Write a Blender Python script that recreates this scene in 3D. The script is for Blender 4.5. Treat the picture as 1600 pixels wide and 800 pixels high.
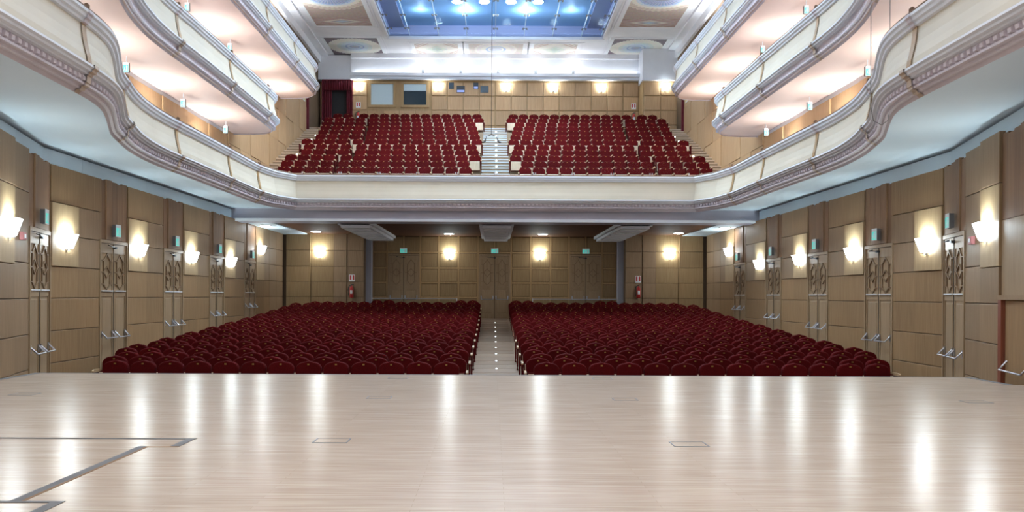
import bpy, math, random
from mathutils import Vector
random.seed(7)
for o in list(bpy.data.objects): bpy.data.objects.remove(o)
scene = bpy.context.scene
COL = scene.collection
PI = math.pi
ZC = 2.25                      # camera height above the floor at the front row
STAGE_Z = 0.90

# ------------------------------------------------------------------ camera
cam_d = bpy.data.cameras.new('camera'); cam = bpy.data.objects.new('camera', cam_d); COL.objects.link(cam)
cam_d.sensor_width = 36; cam_d.lens = 36*1270/1600
cam_d.shift_x = 30/1600; cam_d.shift_y = 62/1600
cam.location = (-0.08, 0, ZC)
cam.rotation_mode = 'QUATERNION'
from mathutils import Euler, Matrix
cam.rotation_quaternion = (Euler((PI/2, 0, 0)).to_matrix() @ Matrix.Rotation(0.0047, 3, 'Z')).to_quaternion()
cam_d.clip_end = 200
scene.camera = cam

# ------------------------------------------------------------------ world, lights, exposure
w = bpy.data.worlds.new('world'); scene.world = w; w.use_nodes = True
w.node_tree.nodes['Background'].inputs[0].default_value = (0.85, 0.9, 1.0, 1)
w.node_tree.nodes['Background'].inputs[1].default_value = 0.22
vs = scene.view_settings
vs.view_transform = 'Standard'; vs.look = 'None'; vs.gamma = 1; vs.use_curve_mapping = False
vs.exposure = 0.0
def area_light(name, loc, rot, sx, sy, power, color):
    l = bpy.data.lights.new(name, 'AREA'); l.shape = 'RECTANGLE'; l.size = sx; l.size_y = sy
    l.energy = power; l.color = color
    o = bpy.data.objects.new(name, l); o.location = loc; o.rotation_euler = rot; COL.objects.link(o)
    return o
# the stage rig over the platform
area_light('stage_rig_light', (0, 5.0, 10.0), (0, 0, 0), 13, 5, 850, (1.0, 0.96, 0.93))

# ------------------------------------------------------------------ helpers
class MB:
    def __init__(s): s.v = []; s.f = []
    def add(s, vs_, fs_):
        n = len(s.v); s.v += [tuple(p) for p in vs_]; s.f += [tuple(i+n for i in f) for f in fs_]; return s
    def box(s, x0, x1, y0, y1, z0, z1):
        return s.add([(x0,y0,z0),(x1,y0,z0),(x1,y1,z0),(x0,y1,z0),(x0,y0,z1),(x1,y0,z1),(x1,y1,z1),(x0,y1,z1)],
                     [(0,3,2,1),(4,5,6,7),(0,1,5,4),(1,2,6,5),(2,3,7,6),(3,0,4,7)])
    def cbox(s, x0, x1, y0, y1, z0, z1, b=.008):
        # box whose room-facing side (-y) has a chamfered edge
        return s.add([(x0,y1,z0),(x1,y1,z0),(x1,y1,z1),(x0,y1,z1),(x0,y0+b,z0),(x1,y0+b,z0),(x1,y0+b,z1),(x0,y0+b,z1),
                      (x0+b,y0,z0+b),(x1-b,y0,z0+b),(x1-b,y0,z1-b),(x0+b,y0,z1-b)],
                     [(0,3,2,1)[::-1],(0,1,5,4),(1,2,6,5),(2,3,7,6),(3,0,4,7),(4,5,9,8),(5,6,10,9),(6,7,11,10),(7,4,8,11),(8,9,10,11)])
    def prism(s, poly, a0, a1, axis='y'):
        # poly: list of 2-D points; extruded along axis
        n = len(poly)
        def P(p, a):
            return (p[0], a, p[1]) if axis == 'y' else ((a, p[0], p[1]) if axis == 'x' else (p[0], p[1], a))
        vs_ = [P(p, a0) for p in poly]+[P(p, a1) for p in poly]
        fs_ = [tuple(range(n)), tuple(range(2*n-1, n-1, -1))]+[(i, i+n, (i+1)%n+n, (i+1)%n) for i in range(n)]
        return s.add(vs_, fs_)
    def tube(s, pts, r, seg=6, cap=True):
        pts = [Vector(p) for p in pts]; rings = []
        for i, p in enumerate(pts):
            t = (pts[min(i+1, len(pts)-1)]-pts[max(i-1, 0)]).normalized()
            a = t.cross(Vector((0,0,1)))
            if a.length < 1e-3: a = t.cross(Vector((0,1,0)))
            a.normalize(); b = t.cross(a)
            rr = r[i] if isinstance(r, (list, tuple)) else r
            rings.append([p+a*rr*math.cos(2*PI*k/seg)+b*rr*math.sin(2*PI*k/seg) for k in range(seg)])
        vs_ = [q for R in rings for q in R]; fs_ = []
        for i in range(len(pts)-1):
            for k in range(seg):
                fs_.append((i*seg+k, i*seg+(k+1)%seg, (i+1)*seg+(k+1)%seg, (i+1)*seg+k))
        if cap: fs_ += [tuple(range(seg))[::-1], tuple(range((len(pts)-1)*seg, len(pts)*seg))]
        return s.add(vs_, fs_)
    def lathe(s, prof, seg=12, c=(0,0,0)):
        vs_ = []; fs_ = []
        for (r, z) in prof:
            for k in range(seg): vs_.append((c[0]+r*math.cos(2*PI*k/seg), c[1]+r*math.sin(2*PI*k/seg), c[2]+z))
        for i in range(len(prof)-1):
            for k in range(seg): fs_.append((i*seg+k, i*seg+(k+1)%seg, (i+1)*seg+(k+1)%seg, (i+1)*seg+k))
        fs_ += [tuple(range(seg))[::-1], tuple(range((len(prof)-1)*seg, len(prof)*seg))]
        return s.add(vs_, fs_)
    def merge(s, other, loc=(0,0,0), rz=0):
        c, sn = math.cos(rz), math.sin(rz)
        return s.add([(x*c-y*sn+loc[0], x*sn+y*c+loc[1], z+loc[2]) for x, y, z in other.v], other.f)
    def mesh(s, name, mat, smooth=False):
        m = bpy.data.meshes.new(name); m.from_pydata(s.v, [], s.f)
        if mat: m.materials.append(mat)
        if smooth: m.polygons.foreach_set('use_smooth', [True]*len(m.polygons))
        m.update(); return m
    def build(s, name, mat, parent=None, loc=(0,0,0), rz=0, smooth=False):
        return link(name, s.mesh(name, mat, smooth), parent, loc, rz)
def link(name, mesh, parent=None, loc=(0,0,0), rz=0):
    o = bpy.data.objects.new(name, mesh); o.location = loc; o.rotation_euler = (0,0,rz)
    COL.objects.link(o)
    if parent: o.parent = parent
    return o
def empty(name, loc=(0,0,0), rz=0, parent=None):
    return link(name, None, parent, loc, rz)
def tag(o, label=None, cat=None, group=None, kind=None):
    if label: o['label'] = label
    if cat: o['category'] = cat
    if group: o['group'] = group
    if kind: o['kind'] = kind
    return o
def struct(o, label=None): return tag(o, label, kind='structure')
def copy_tree(o, parent=None):
    c = o.copy(); COL.objects.link(c); c.parent = parent
    for ch in o.children: copy_tree(ch, c)
    return c
_ORD = ['','first','second','third','fourth','fifth','sixth','seventh','eighth','ninth','tenth','eleventh','twelfth','thirteenth','fourteenth','fifteenth','sixteenth','seventeenth']

# ------------------------------------------------------------------ materials
M = {}
def new_mat(name):
    m = bpy.data.materials.new(name); m.use_nodes = True; M[name] = m
    return m, m.node_tree, m.node_tree.nodes['Principled BSDF']
def plain(name, col, rough=.6, metal=0., spec=.5, emit=None, es=0.):
    m, nt, p = new_mat(name)
    p.inputs['Base Color'].default_value = (*col, 1); p.inputs['Roughness'].default_value = rough
    p.inputs['Metallic'].default_value = metal; p.inputs['Specular IOR Level'].default_value = spec
    if emit: p.inputs['Emission Color'].default_value = (*emit, 1); p.inputs['Emission Strength'].default_value = es
    return m
def noisy(name, c0, c1, scale=3., rough=.6, stretch=(1,1,1), rand=.0, bump=0., spec=.4, detail=4):
    """two colours mixed by a stretched noise, offset and tinted per object"""
    m, nt, p = new_mat(name); N = nt.nodes; L = nt.links
    tc = N.new('ShaderNodeTexCoord'); oi = N.new('ShaderNodeObjectInfo')
    mp = N.new('ShaderNodeMapping'); mp.inputs['Scale'].default_value = stretch
    ad = N.new('ShaderNodeVectorMath'); ad.operation = 'ADD'
    ml = N.new('ShaderNodeVectorMath'); ml.operation = 'SCALE'; ml.inputs['Scale'].default_value = 37.
    cx = N.new('ShaderNodeCombineXYZ')
    for k in range(3): L.new(oi.outputs['Random'], cx.inputs[k])
    L.new(cx.outputs[0], ml.inputs[0]); L.new(tc.outputs['Object'], mp.inputs[0])
    L.new(mp.outputs[0], ad.inputs[0]); L.new(ml.outputs[0], ad.inputs[1])
    nz = N.new('ShaderNodeTexNoise'); nz.inputs['Scale'].default_value = scale; nz.inputs['Detail'].default_value = detail
    L.new(ad.outputs[0], nz.inputs['Vector'])
    rp = N.new('ShaderNodeValToRGB'); rp.color_ramp.elements[0].position = .3; rp.color_ramp.elements[1].position = .7
    rp.color_ramp.elements[0].color = (*c0, 1); rp.color_ramp.elements[1].color = (*c1, 1)
    L.new(nz.outputs['Fac'], rp.inputs[0])
    hs = N.new('ShaderNodeHueSaturation'); L.new(rp.outputs[0], hs.inputs['Color'])
    mr = N.new('ShaderNodeMapRange'); mr.inputs['To Min'].default_value = 1-rand; mr.inputs['To Max'].default_value = 1+rand
    L.new(oi.outputs['Random'], mr.inputs['Value']); L.new(mr.outputs[0], hs.inputs['Value'])
    L.new(hs.outputs[0], p.inputs['Base Color'])
    p.inputs['Roughness'].default_value = rough; p.inputs['Specular IOR Level'].default_value = spec
    if bump:
        b = N.new('ShaderNodeBump'); b.inputs['Strength'].default_value = bump; b.inputs['Distance'].default_value = .01
        L.new(nz.outputs['Fac'], b.inputs['Height']); L.new(b.outputs[0], p.inputs['Normal'])
    return m
noisy('wood_panel', (.25,.148,.068), (.335,.21,.106), 3, .5, (14,14,.5), .10, 0, .3)
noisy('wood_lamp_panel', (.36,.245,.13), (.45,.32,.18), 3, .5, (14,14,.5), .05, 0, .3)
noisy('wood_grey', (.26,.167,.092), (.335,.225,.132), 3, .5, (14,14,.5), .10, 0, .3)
noisy('wood_brown', (.21,.112,.057), (.285,.165,.088), 3, .5, (9,9,.4), .14, 0, .3)
noisy('wood_back', (.27,.17,.078), (.35,.235,.115), 3, .5, (14,14,.5), .10, 0, .3)
noisy('wood_frame', (.38,.235,.105), (.46,.30,.145), 3, .5, (10,10,.6), .05, 0, .3)
noisy('wood_door', (.30,.20,.11), (.375,.262,.155), 3, .5, (12,12,.5), .04, 0, .35)
noisy('wood_upper', (.44,.265,.13), (.54,.345,.185), 3, .5, (10,10,.5), .09, 0, .3)
noisy('wood_ceiling', (.12,.05,.024), (.17,.078,.036), 3, .7, (1,9,9), .05, 0, .1)
noisy('wood_joint', (.12,.075,.04), (.16,.10,.055), 3, .7, (8,8,.5), .0)
noisy('lattice_wood', (.21,.13,.068), (.27,.175,.098), 3, .5, (8,8,.5), .03)
noisy('velvet', (.062,.0026,.0032), (.098,.0046,.0055), 60, .85, (1,1,1), .14, .15, .08, 2)
noisy('ply', (.62,.47,.33), (.72,.58,.43), 3, .5, (10,10,.6), .05, 0, .35)
noisy('arm_wood', (.50,.33,.18), (.60,.42,.25), 4, .35, (9,1,9), .05)
noisy('plaster', (.74,.75,.80), (.80,.81,.85), 1.2, .65, (1,1,1), .02, 0, .3)
noisy('cream', (.66,.585,.46), (.72,.64,.51), .9, .55, (1,1,1), .02, 0, .35)
noisy('moulding', (.60,.53,.57), (.67,.60,.64), 2, .5, (1,1,1), .0, 0, .4)
noisy('soffit_pink', (.60,.425,.355), (.64,.46,.39), .7, .7, (1,1,1), .0, 0, .2)
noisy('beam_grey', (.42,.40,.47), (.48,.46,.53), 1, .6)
noisy('soffit_white', (.70,.83,.93), (.75,.87,.96), .7, .6, (1,1,1), .0, 0, .3)
noisy('strap_tan', (.38,.225,.095), (.45,.28,.125), 4, .5, (1,1,1), .03)
noisy('strap_pale', (.47,.36,.28), (.55,.43,.34), 4, .5, (1,1,1), .03)
noisy('rail_wood', (.16,.085,.045), (.23,.13,.07), 5, .4, (1,1,1), .03)
noisy('hall_floor', (.22,.155,.108), (.29,.21,.15), 2.5, .45, (.6,14,14), .12, 0, .4)
noisy('tier_wood', (.27,.185,.115), (.35,.25,.16), 3, .5, (.8,10,10), .06)
noisy('curtain', (.10,.006,.014), (.17,.014,.026), 8, .85, (4,4,.4), .05)
noisy('red_door_frame', (.20,.055,.03), (.27,.085,.045), 4, .45, (9,9,.5), .03)
plain('dark', (.02,.018,.018), .7)
plain('door_gap', (.03,.02,.015), .8)
plain('steel', (.50,.52,.58), .30, 1.)
plain('trap_steel', (.20,.20,.205), .6, .3)
plain('trap_brass', (.33,.19,.10), .55, .3)
plain('brass', (.42,.24,.07), .45, .7)
plain('black_plastic', (.025,.025,.03), .45)
plain('white_metal', (.75,.77,.80), .4)
plain('blind', (.78,.81,.84), .8)
plain('window_dark', (.035,.045,.055), .2)
plain('signal_red', (.50,.03,.03), .4)
plain('sign_white', (.80,.82,.82), .5)
plain('sign_grey', (.10,.09,.09), .6)
plain('sign_yellow', (.80,.68,.12), .5)
plain('call_box', (.45,.16,.16), .5)
plain('nosing', (.55,.60,.63), .4)
plain('column_white', (.55,.57,.66), .4)
plain('sign_green', (.10,.62,.52), .5, emit=(.10,.85,.72), es=.45)
plain('lamp_glass', (.9,.92,.9), .5, emit=(.80,.93,1.0), es=36)
plain('lamp_tube', (.9,.92,.9), .5, emit=(.80,.96,1.0), es=75)
plain('gallery_tube', (.9,.92,.9), .5, emit=(.90,.97,1.0), es=340)
plain('upper_tube', (.9,.92,.9), .5, emit=(.92,.97,1.0), es=1000)
plain('downlight_glow', (.9,.9,.9), .5, emit=(.92,.97,1.0), es=75)
plain('cove_glow', (.9,.9,.9), .5, emit=(.90,.96,1.0), es=15)
plain('step_led', (.9,.9,.9), .5, emit=(.9,.97,1.0), es=4.5)
plain('spot_lens', (.9,.9,.9), .5, emit=(.96,.98,1.0), es=60)
plain('sky_disc', (.9,.9,.9), .5, emit=(.92,.98,1.0), es=40)
plain('screen_blue', (.05,.06,.12), .3, emit=(.35,.45,1.0), es=.8)
plain('skylight_blue', (.30,.50,.80), .6)
plain('skylight_side', (.34,.34,.50), .6)

def stage_material():
    m, nt, p = new_mat('stage_wood'); N = nt.nodes; L = nt.links
    tc = N.new('ShaderNodeTexCoord')
    br = N.new('ShaderNodeTexBrick'); L.new(tc.outputs['Object'], br.inputs['Vector'])
    br.inputs['Color1'].default_value = (.55,.43,.335,1); br.inputs['Color2'].default_value = (.61,.485,.385,1)
    br.inputs['Mortar'].default_value = (.47,.355,.265,1)
    br.inputs['Scale'].default_value = 1; br.inputs['Brick Width'].default_value = 1.6; br.inputs['Row Height'].default_value = .07
    br.inputs['Mortar Size'].default_value = .0016; br.inputs['Bias'].default_value = .15; br.offset = .37; br.offset_frequency = 2
    mp = N.new('ShaderNodeMapping'); mp.inputs['Scale'].default_value = (.8, 16, 1); L.new(tc.outputs['Object'], mp.inputs[0])
    nz = N.new('ShaderNodeTexNoise'); nz.inputs['Scale'].default_value = 2.2; nz.inputs['Detail'].default_value = 6; L.new(mp.outputs[0], nz.inputs['Vector'])
    mx = N.new('ShaderNodeMix'); mx.data_type = 'RGBA'; mx.blend_type = 'OVERLAY'; mx.inputs['Factor'].default_value = .42
    L.new(br.outputs['Color'], mx.inputs['A']); L.new(nz.outputs['Fac'], mx.inputs['B']); L.new(mx.outputs['Result'], p.inputs['Base Color'])
    mr = N.new('ShaderNodeMapRange'); mr.inputs['To Min'].default_value = .20; mr.inputs['To Max'].default_value = .27
    L.new(nz.outputs['Fac'], mr.inputs['Value']); L.new(mr.outputs[0], p.inputs['Roughness'])
    p.inputs['Specular IOR Level'].default_value = .5
    b = N.new('ShaderNodeBump'); b.inputs['Strength'].default_value = .05; b.inputs['Distance'].default_value = .003
    L.new(nz.outputs['Fac'], b.inputs['Height']); L.new(b.outputs[0], p.inputs['Normal'])
stage_material()

def glass_material(name, tint, gloss):
    m = bpy.data.materials.new(name); m.use_nodes = True; M[name] = m; nt = m.node_tree; N = nt.nodes; L = nt.links
    N.remove(N['Principled BSDF'])
    t = N.new('ShaderNodeBsdfTransparent'); t.inputs[0].default_value = (*tint, 1)
    g = N.new('ShaderNodeBsdfGlossy'); g.inputs['Roughness'].default_value = .03
    mx = N.new('ShaderNodeMixShader'); fr = N.new('ShaderNodeFresnel'); fr.inputs[0].default_value = 1.45
    ad = N.new('ShaderNodeMath'); ad.operation = 'MULTIPLY'; ad.inputs[1].default_value = gloss
    L.new(fr.outputs[0], ad.inputs[0]); L.new(ad.outputs[0], mx.inputs[0]); L.new(t.outputs[0], mx.inputs[1]); L.new(g.outputs[0], mx.inputs[2])
    L.new(mx.outputs[0], N['Material Output'].inputs[0])
glass_material('ceiling_glass', (.84,.93,1.0), .008)
glass_material('rail_glass', (.95,.98,.98), .10)

def painted_material(name, rings, ground, petals, R, dx=0, dy=0, loz=None):
    """flat painted rosette: rings by radius with a scalloped outline, over a ground colour"""
    m, nt, p = new_mat(name); N = nt.nodes; L = nt.links
    tc = N.new('ShaderNodeTexCoord'); sp = N.new('ShaderNodeSeparateXYZ'); L.new(tc.outputs['Object'], sp.inputs[0])
    def math_(op, a, b=None):
        n = N.new('ShaderNodeMath'); n.operation = op
        for i, v in enumerate((a, b)):
            if v is None: continue
            if isinstance(v, (int, float)): n.inputs[i].default_value = v
            else: L.new(v, n.inputs[i])
        return n.outputs[0]
    x = math_('SUBTRACT', sp.outputs[0], dx); y = math_('SUBTRACT', sp.outputs[1], dy)
    r = math_('SQRT', math_('ADD', math_('MULTIPLY', x, x), math_('MULTIPLY', y, y)))
    th = math_('ARCTAN2', y, x)
    wob = math_('MULTIPLY', math_('ABSOLUTE', math_('SINE', math_('MULTIPLY', th, petals/2))), .05)
    rr = math_('DIVIDE', r, math_('MULTIPLY', math_('ADD', .97, wob), R))
    rp = N.new('ShaderNodeValToRGB'); rp.color_ramp.interpolation = 'CONSTANT'
    els = rp.color_ramp.elements
    while len(els) < len(rings): els.new(.5)
    for e, (pos, c) in zip(els, rings): e.position = pos*.8; e.color = (*c, 1)
    L.new(math_('MULTIPLY', rr, .8), rp.inputs[0])
    # petals: radial shading inside
    pet = math_('MULTIPLY', math_('ABSOLUTE', math_('SINE', math_('MULTIPLY', th, petals/2))), .30)
    mixp = N.new('ShaderNodeMix'); mixp.data_type = 'RGBA'; mixp.inputs['B'].default_value = (.75,.70,.60,1)
    L.new(pet, mixp.inputs['Factor']); L.new(rp.outputs[0], mixp.inputs['A'])
    gm = N.new('ShaderNodeMix'); gm.data_type = 'RGBA'
    L.new(math_('GREATER_THAN', rr, 1.0), gm.inputs['Factor']); L.new(mixp.outputs['Result'], gm.inputs['A'])
    gm.inputs['B'].default_value = (*ground, 1); out = gm.outputs['Result']
    if loz:   # a band with nested lozenges and striped corners: centre (lx, ly), half sizes
        lx, ly, hw, hh, cols = loz
        d = math_('ADD', math_('DIVIDE', math_('ABSOLUTE', math_('SUBTRACT', sp.outputs[0], lx)), hw), math_('DIVIDE', math_('ABSOLUTE', math_('SUBTRACT', sp.outputs[1], ly)), hh))
        rl = N.new('ShaderNodeValToRGB'); rl.color_ramp.interpolation = 'CONSTANT'; e2 = rl.color_ramp.elements
        while len(e2) < len(cols): e2.new(.5)
        for e, (pos, c) in zip(e2, cols): e.position = pos; e.color = (*c, 1)
        L.new(math_('MULTIPLY', d, .5), rl.inputs[0])
        lm = N.new('ShaderNodeMix'); lm.data_type = 'RGBA'
        L.new(math_('LESS_THAN', math_('ABSOLUTE', math_('SUBTRACT', sp.outputs[1], ly)), hh), lm.inputs['Factor'])
        L.new(out, lm.inputs['A']); L.new(rl.outputs[0], lm.inputs['B']); out = lm.outputs['Result']
    nz = N.new('ShaderNodeTexNoise'); nz.inputs['Scale'].default_value = 9; nz.inputs['Detail'].default_value = 5; L.new(tc.outputs['Object'], nz.inputs['Vector'])
    om = N.new('ShaderNodeMix'); om.data_type = 'RGBA'; om.blend_type = 'OVERLAY'; om.inputs['Factor'].default_value = .3
    L.new(out, om.inputs['A']); L.new(nz.outputs['Color'], om.inputs['B']); L.new(om.outputs['Result'], p.inputs['Base Color'])
    p.inputs['Roughness'].default_value = .8
CREAM_P = (.66,.64,.58); BLUE_P = (.20,.33,.58); PALE_B = (.45,.57,.68); MAUVE = (.17,.135,.16); ROSE = (.40,.24,.21)
painted_material('painted_medallion', [(0,(.30,.33,.45)),(.14,BLUE_P),(.20,(.42,.52,.66)),(.30,BLUE_P),(.36,PALE_B),(.52,(.50,.58,.58)),(.66,CREAM_P),(.95,(.72,.71,.66))], MAUVE, 44, 1.42)
painted_material('painted_coffer', [(0,(.10,.12,.22)),(.25,(.16,.22,.42)),(.55,BLUE_P),(.62,PALE_B),(.70,CREAM_P),(.82,(.52,.44,.38)),(.96,(.60,.55,.48))], (.42,.34,.30), 40, 1.75, 0, -.4,
                 (0, 3.0, 1.5, .55, [(0,PALE_B),(.12,(.35,.34,.38)),(.20,CREAM_P),(.32,(.45,.36,.34)),(.48,ROSE),(.54,(.48,.42,.40)),(.62,ROSE),(.68,(.46,.40,.37)),(.76,(.36,.25,.22))]))
painted_material('painted_lozenge', [(0,(.50,.56,.50)),(.5,CREAM_P)], (.60,.54,.48), 10, .55, 0, 0,
                 (0, 0, 1.3, 1.3, [(0,(.40,.47,.42)),(.12,(.52,.56,.50)),(.24,CREAM_P),(.44,(.62,.58,.52)),(.52,ROSE),(.56,CREAM_P),(.62,ROSE),(.66,CREAM_P),(.72,(.38,.30,.30)),(.76,CREAM_P)]))
painted_material('painted_fan', [(0,(.34,.38,.50)),(.3,CREAM_P),(.38,BLUE_P),(.48,CREAM_P),(.7,(.60,.56,.56)),(.9,CREAM_P)], (.58,.52,.48), 30, 1.15)

# ------------------------------------------------------------------ plan of the hall
WX = 9.57                       # face of the side walls
BEND = 17.36; SL = .27          # nearer than this the side walls turn in towards the stage
def wall_x(D): return WX if D >= BEND else WX-(BEND-D)*SL
def wall_frame(side, D):
    b = 0 if D >= BEND else math.atan(SL)
    return (side*wall_x(D), D), (PI/2+b if side < 0 else -PI/2-b)
def stalls_floor(D):
    u = max(0., D-16.2)
    return .0284*u+.00114*u*u
Z = lambda rel: ZC+rel
WOOD_TOP = Z(2.78); SOF1 = Z(3.17); RAIL1 = Z(4.40); SOF2 = Z(6.06); RAIL2 = Z(7.30); SOF3 = Z(9.04); RAIL3 = Z(10.30); CEIL = Z(13.47)
JOINT = [Z(-1.49-.69*1), Z(-1.49), Z(-.80), Z(-.10), Z(.59), Z(1.28), Z(1.97), WOOD_TOP]

# ------------------------------------------------------------------ stage
st = MB()
poly = [(-9.6,3.0),(9.6,3.0),(9.6,12.35),(7.97,12.62),(7.97,13.82),(-7.80,13.82),(-7.80,12.62),(-9.6,12.35)]
st.prism(poly, -.3, STAGE_Z, 'z')
stage = struct(st.build('floor_stage', M['stage_wood']), 'polished pale wooden stage floor with thin boards')
e = MB().box(-7.82,7.99,13.80,13.835,STAGE_Z-.06,STAGE_Z+.004); e.build('edge_strip', M['trap_steel'], stage)
for sx in (-7.80, 7.97):
    MB().box(sx-.05, sx+.05, 12.62, 13.82, STAGE_Z-.1, STAGE_Z+.004).build('edge_strip', M['trap_steel'], stage)
def ring(x0, x1, y0, y1, t):
    m = MB(); z0, z1 = STAGE_Z-.01, STAGE_Z+.003
    m.box(x0,x1,y0,y0+t,z0,z1).box(x0,x1,y1-t,y1,z0,z1).box(x0,x0+t,y0+t,y1-t,z0,z1).box(x1-t,x1,y0+t,y1-t,z0,z1)
    return m
traps = [(-1.565,7.53,'near left of the stage, left of centre'),(1.72,7.43,'near right of the stage, right of centre'),
         (-1.57,10.72,'mid stage, left of centre'),(1.66,10.66,'mid stage, right of centre'),
         (-6.35,10.9,'far left of the stage'),(6.2,10.55,'far right of the stage'),
         (-1.62,13.3,'beside the stage edge, left of centre'),(1.72,13.3,'beside the stage edge, right of centre')]
for x, y, where in traps:
    t = empty('floor_trap', (x, y, STAGE_Z)); m = ring(x-.16, x+.16, y-.12, y+.12, .012)
    fr = MB().merge(m, (-x, -y, -STAGE_Z)).build('frame', M['trap_steel'], t)
    MB().box(-.146,.146,-.106,.106,-.01,.0015).build('lid', M['stage_wood'], t)
    tag(t, 'small floor trap with steel rim, '+where, 'floor trap', 'floor traps in the stage')
lift = empty('stage_lift_edge', (-3.1, 6.4, STAGE_Z))
def strip(name, x0, x1, y0, y1, mat, h=.004):
    return MB().box(x0+3.1,x1+3.1,y0-6.4,y1-6.4,-.01,h).build(name, M[mat], lift)
strip('metal_strip', -7.2,-2.84,7.56,7.60,'trap_steel'); strip('edge_inlay', -7.2,-2.84,7.60,7.615,'trap_brass', .003)
strip('metal_strip', -2.93,-2.85,7.20,7.56,'trap_steel'); strip('edge_inlay', -3.14,-2.85,7.17,7.20,'trap_brass', .003)
strip('metal_strip', -3.21,-3.14,5.28,7.20,'trap_steel'); strip('edge_inlay', -3.14,-3.12,5.28,7.17,'trap_brass', .003)
strip('metal_strip', -2.93,-2.85,4.9,5.24,'trap_steel'); strip('metal_strip', -6.0,-2.85,5.24,5.28,'trap_steel')
tag(lift, 'steel and brass edge strips of the stage lift at the lower left', 'floor strip')

# ------------------------------------------------------------------ stalls floor
fl = MB(); NS = 28
for i in range(NS):
    d0, d1 = 13.0+i*(38.6-13.0)/NS, 13.0+(i+1)*(38.6-13.0)/NS
    z0, z1 = stalls_floor(d0), stalls_floor(d1)
    fl.add([(-10,d0,z0),(10,d0,z0),(10,d1,z1),(-10,d1,z1),(-10,d0,z0-.3),(10,d0,z0-.3),(10,d1,z1-.3),(-10,d1,z1-.3)],
           [(0,1,2,3),(4,7,6,5),(0,4,5,1),(2,6,7,3),(0,3,7,4),(1,5,6,2)])
floor = struct(fl.build('floor', M['hall_floor']), 'brown raked wooden floor of the stalls')
for i in range(27):
    d0 = 14.6+i*.88; d1 = d0+.872; za, zb = stalls_floor(d0)+.012, stalls_floor(d1)+.008
    MB().prism([(d0,za-.05),(d1,zb-.05),(d1,zb),(d0,za)], -.60, .60, 'x').build('aisle_board', M['hall_floor'], floor)

# ------------------------------------------------------------------ side walls of the stalls
_pm = {}
def panel_mesh(w_, h, proud, mat):
    k = (round(w_,3), round(h,3), proud, mat)
    if k not in _pm: _pm[k] = MB().cbox(-w_/2+.007, w_/2-.007, -proud, .03, .007, h-.007, .007).mesh('panel', M[mat])
    return _pm[k]
def wall_panel(parent, side, D0, D1, z0, z1, proud, mat, name='panel'):
    (x, y), rz = wall_frame(side, (D0+D1)/2)
    w_ = (D1-D0)*(math.hypot(1, SL) if (D0+D1)/2 < BEND else 1)
    return link(name, panel_mesh(w_, z1-z0, proud, mat), parent, (x, y, z0), rz)
DOORS = [(15.86, 17.36), (19.54, 21.03), (23.33, 24.82), (27.12, 28.61), (30.92, 32.40)]
COLW = 1.145

def sconce_proto(name):
    t = empty(name)
    m = MB(); H = .31
    lv = [(0,.13,.07),(.015,.15,.09),(H*.5,.195,.135),(H,.25,.18)]
    ring_ = []
    for z, hw, dp in lv:
        ring_.append([(hw*math.copysign(abs(math.cos(a))**.55, math.cos(a)), -.02-dp*max(0., math.sin(a))**.55, z) for a in [PI*k/10 for k in range(11)]])
    vs_ = [p for R in ring_ for p in R]; fs_ = []
    for i in range(3):
        for k in range(10): fs_.append((i*11+k+1, i*11+k, (i+1)*11+k, (i+1)*11+k+1))
        fs_.append((i*11, i*11+10, (i+1)*11+10, (i+1)*11))
    fs_.append(tuple(range(11)))
    m.add(vs_, fs_); m.build('shade', M['lamp_glass'], t, smooth=False)
    tb = MB(); R = [(x*.9, -.02+(y+.02)*.85, z-.012) for x, y, z in ring_[3]]
    tb.add(R, [tuple(range(11))[::-1]]); tb.build('lamp_tube', M['lamp_tube'], t)
    MB().box(-.05,.05,-.10,0,-.03,.0).box(-.03,.03,-.02,0,-.05,.02).build('bracket', M['steel'], t)
    return t
SC = sconce_proto('wall_sconce'); sc_used = [False]
GT = bpy.data.meshes[SC.children[1].data.name].copy(); GT.materials.clear(); GT.materials.append(M['gallery_tube'])
UT = GT.copy(); UT.materials.clear(); UT.materials.append(M['upper_tube'])
def sconce(loc, rz, label, group):
    o = SC if not sc_used[0] else copy_tree(SC)
    sc_used[0] = True
    if 'galleries' in group: o.children[1].data = UT if 'upper' in label else GT
    o.location = loc; o.rotation_euler = (0,0,rz)
    return tag(o, label, 'wall lamp', group)

def exit_sign_proto():
    t = empty('exit_sign')
    MB().box(-.125,.125,-.09,0,.005,.295).build('housing', M['sign_grey'], t)
    MB().box(-.13,.13,-.10,-.09,0,.30).build('bezel', M['sign_white'], t)
    f = MB().box(-.115,.115,-.104,-.10,.02,.22).build('face', M['sign_green'], t)
    m = MB(); y0, y1 = -.107, -.104
    m.box(.03,.09,y0,y1,.04,.20)                                    # doorway
    m.prism([(-.03,.165),(-.01,.165),(-.01,.19),(-.03,.19)], y0, y1)  # head
    m.prism([(-.06,.10),(-.035,.09),(-.01,.155),(-.04,.16)], y0, y1)  # body
    m.prism([(-.05,.105),(-.095,.05),(-.08,.04),(-.035,.09)], y0, y1) # legs
    m.prism([(-.045,.10),(-.01,.07),(-.015,.04),(0,.04),(.005,.08),(-.03,.11)], y0, y1)
    m.build('pictogram', M['sign_white'], f)
    return t
EX = exit_sign_proto(); ex_used = [False]
def exit_sign(loc, rz, label, group, s=1.):
    o = EX if not ex_used[0] else copy_tree(EX)
    ex_used[0] = True
    o.location = loc; o.rotation_euler = (0,0,rz); o.scale = (s,s,s)
    return tag(o, label, 'exit sign', group)

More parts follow.
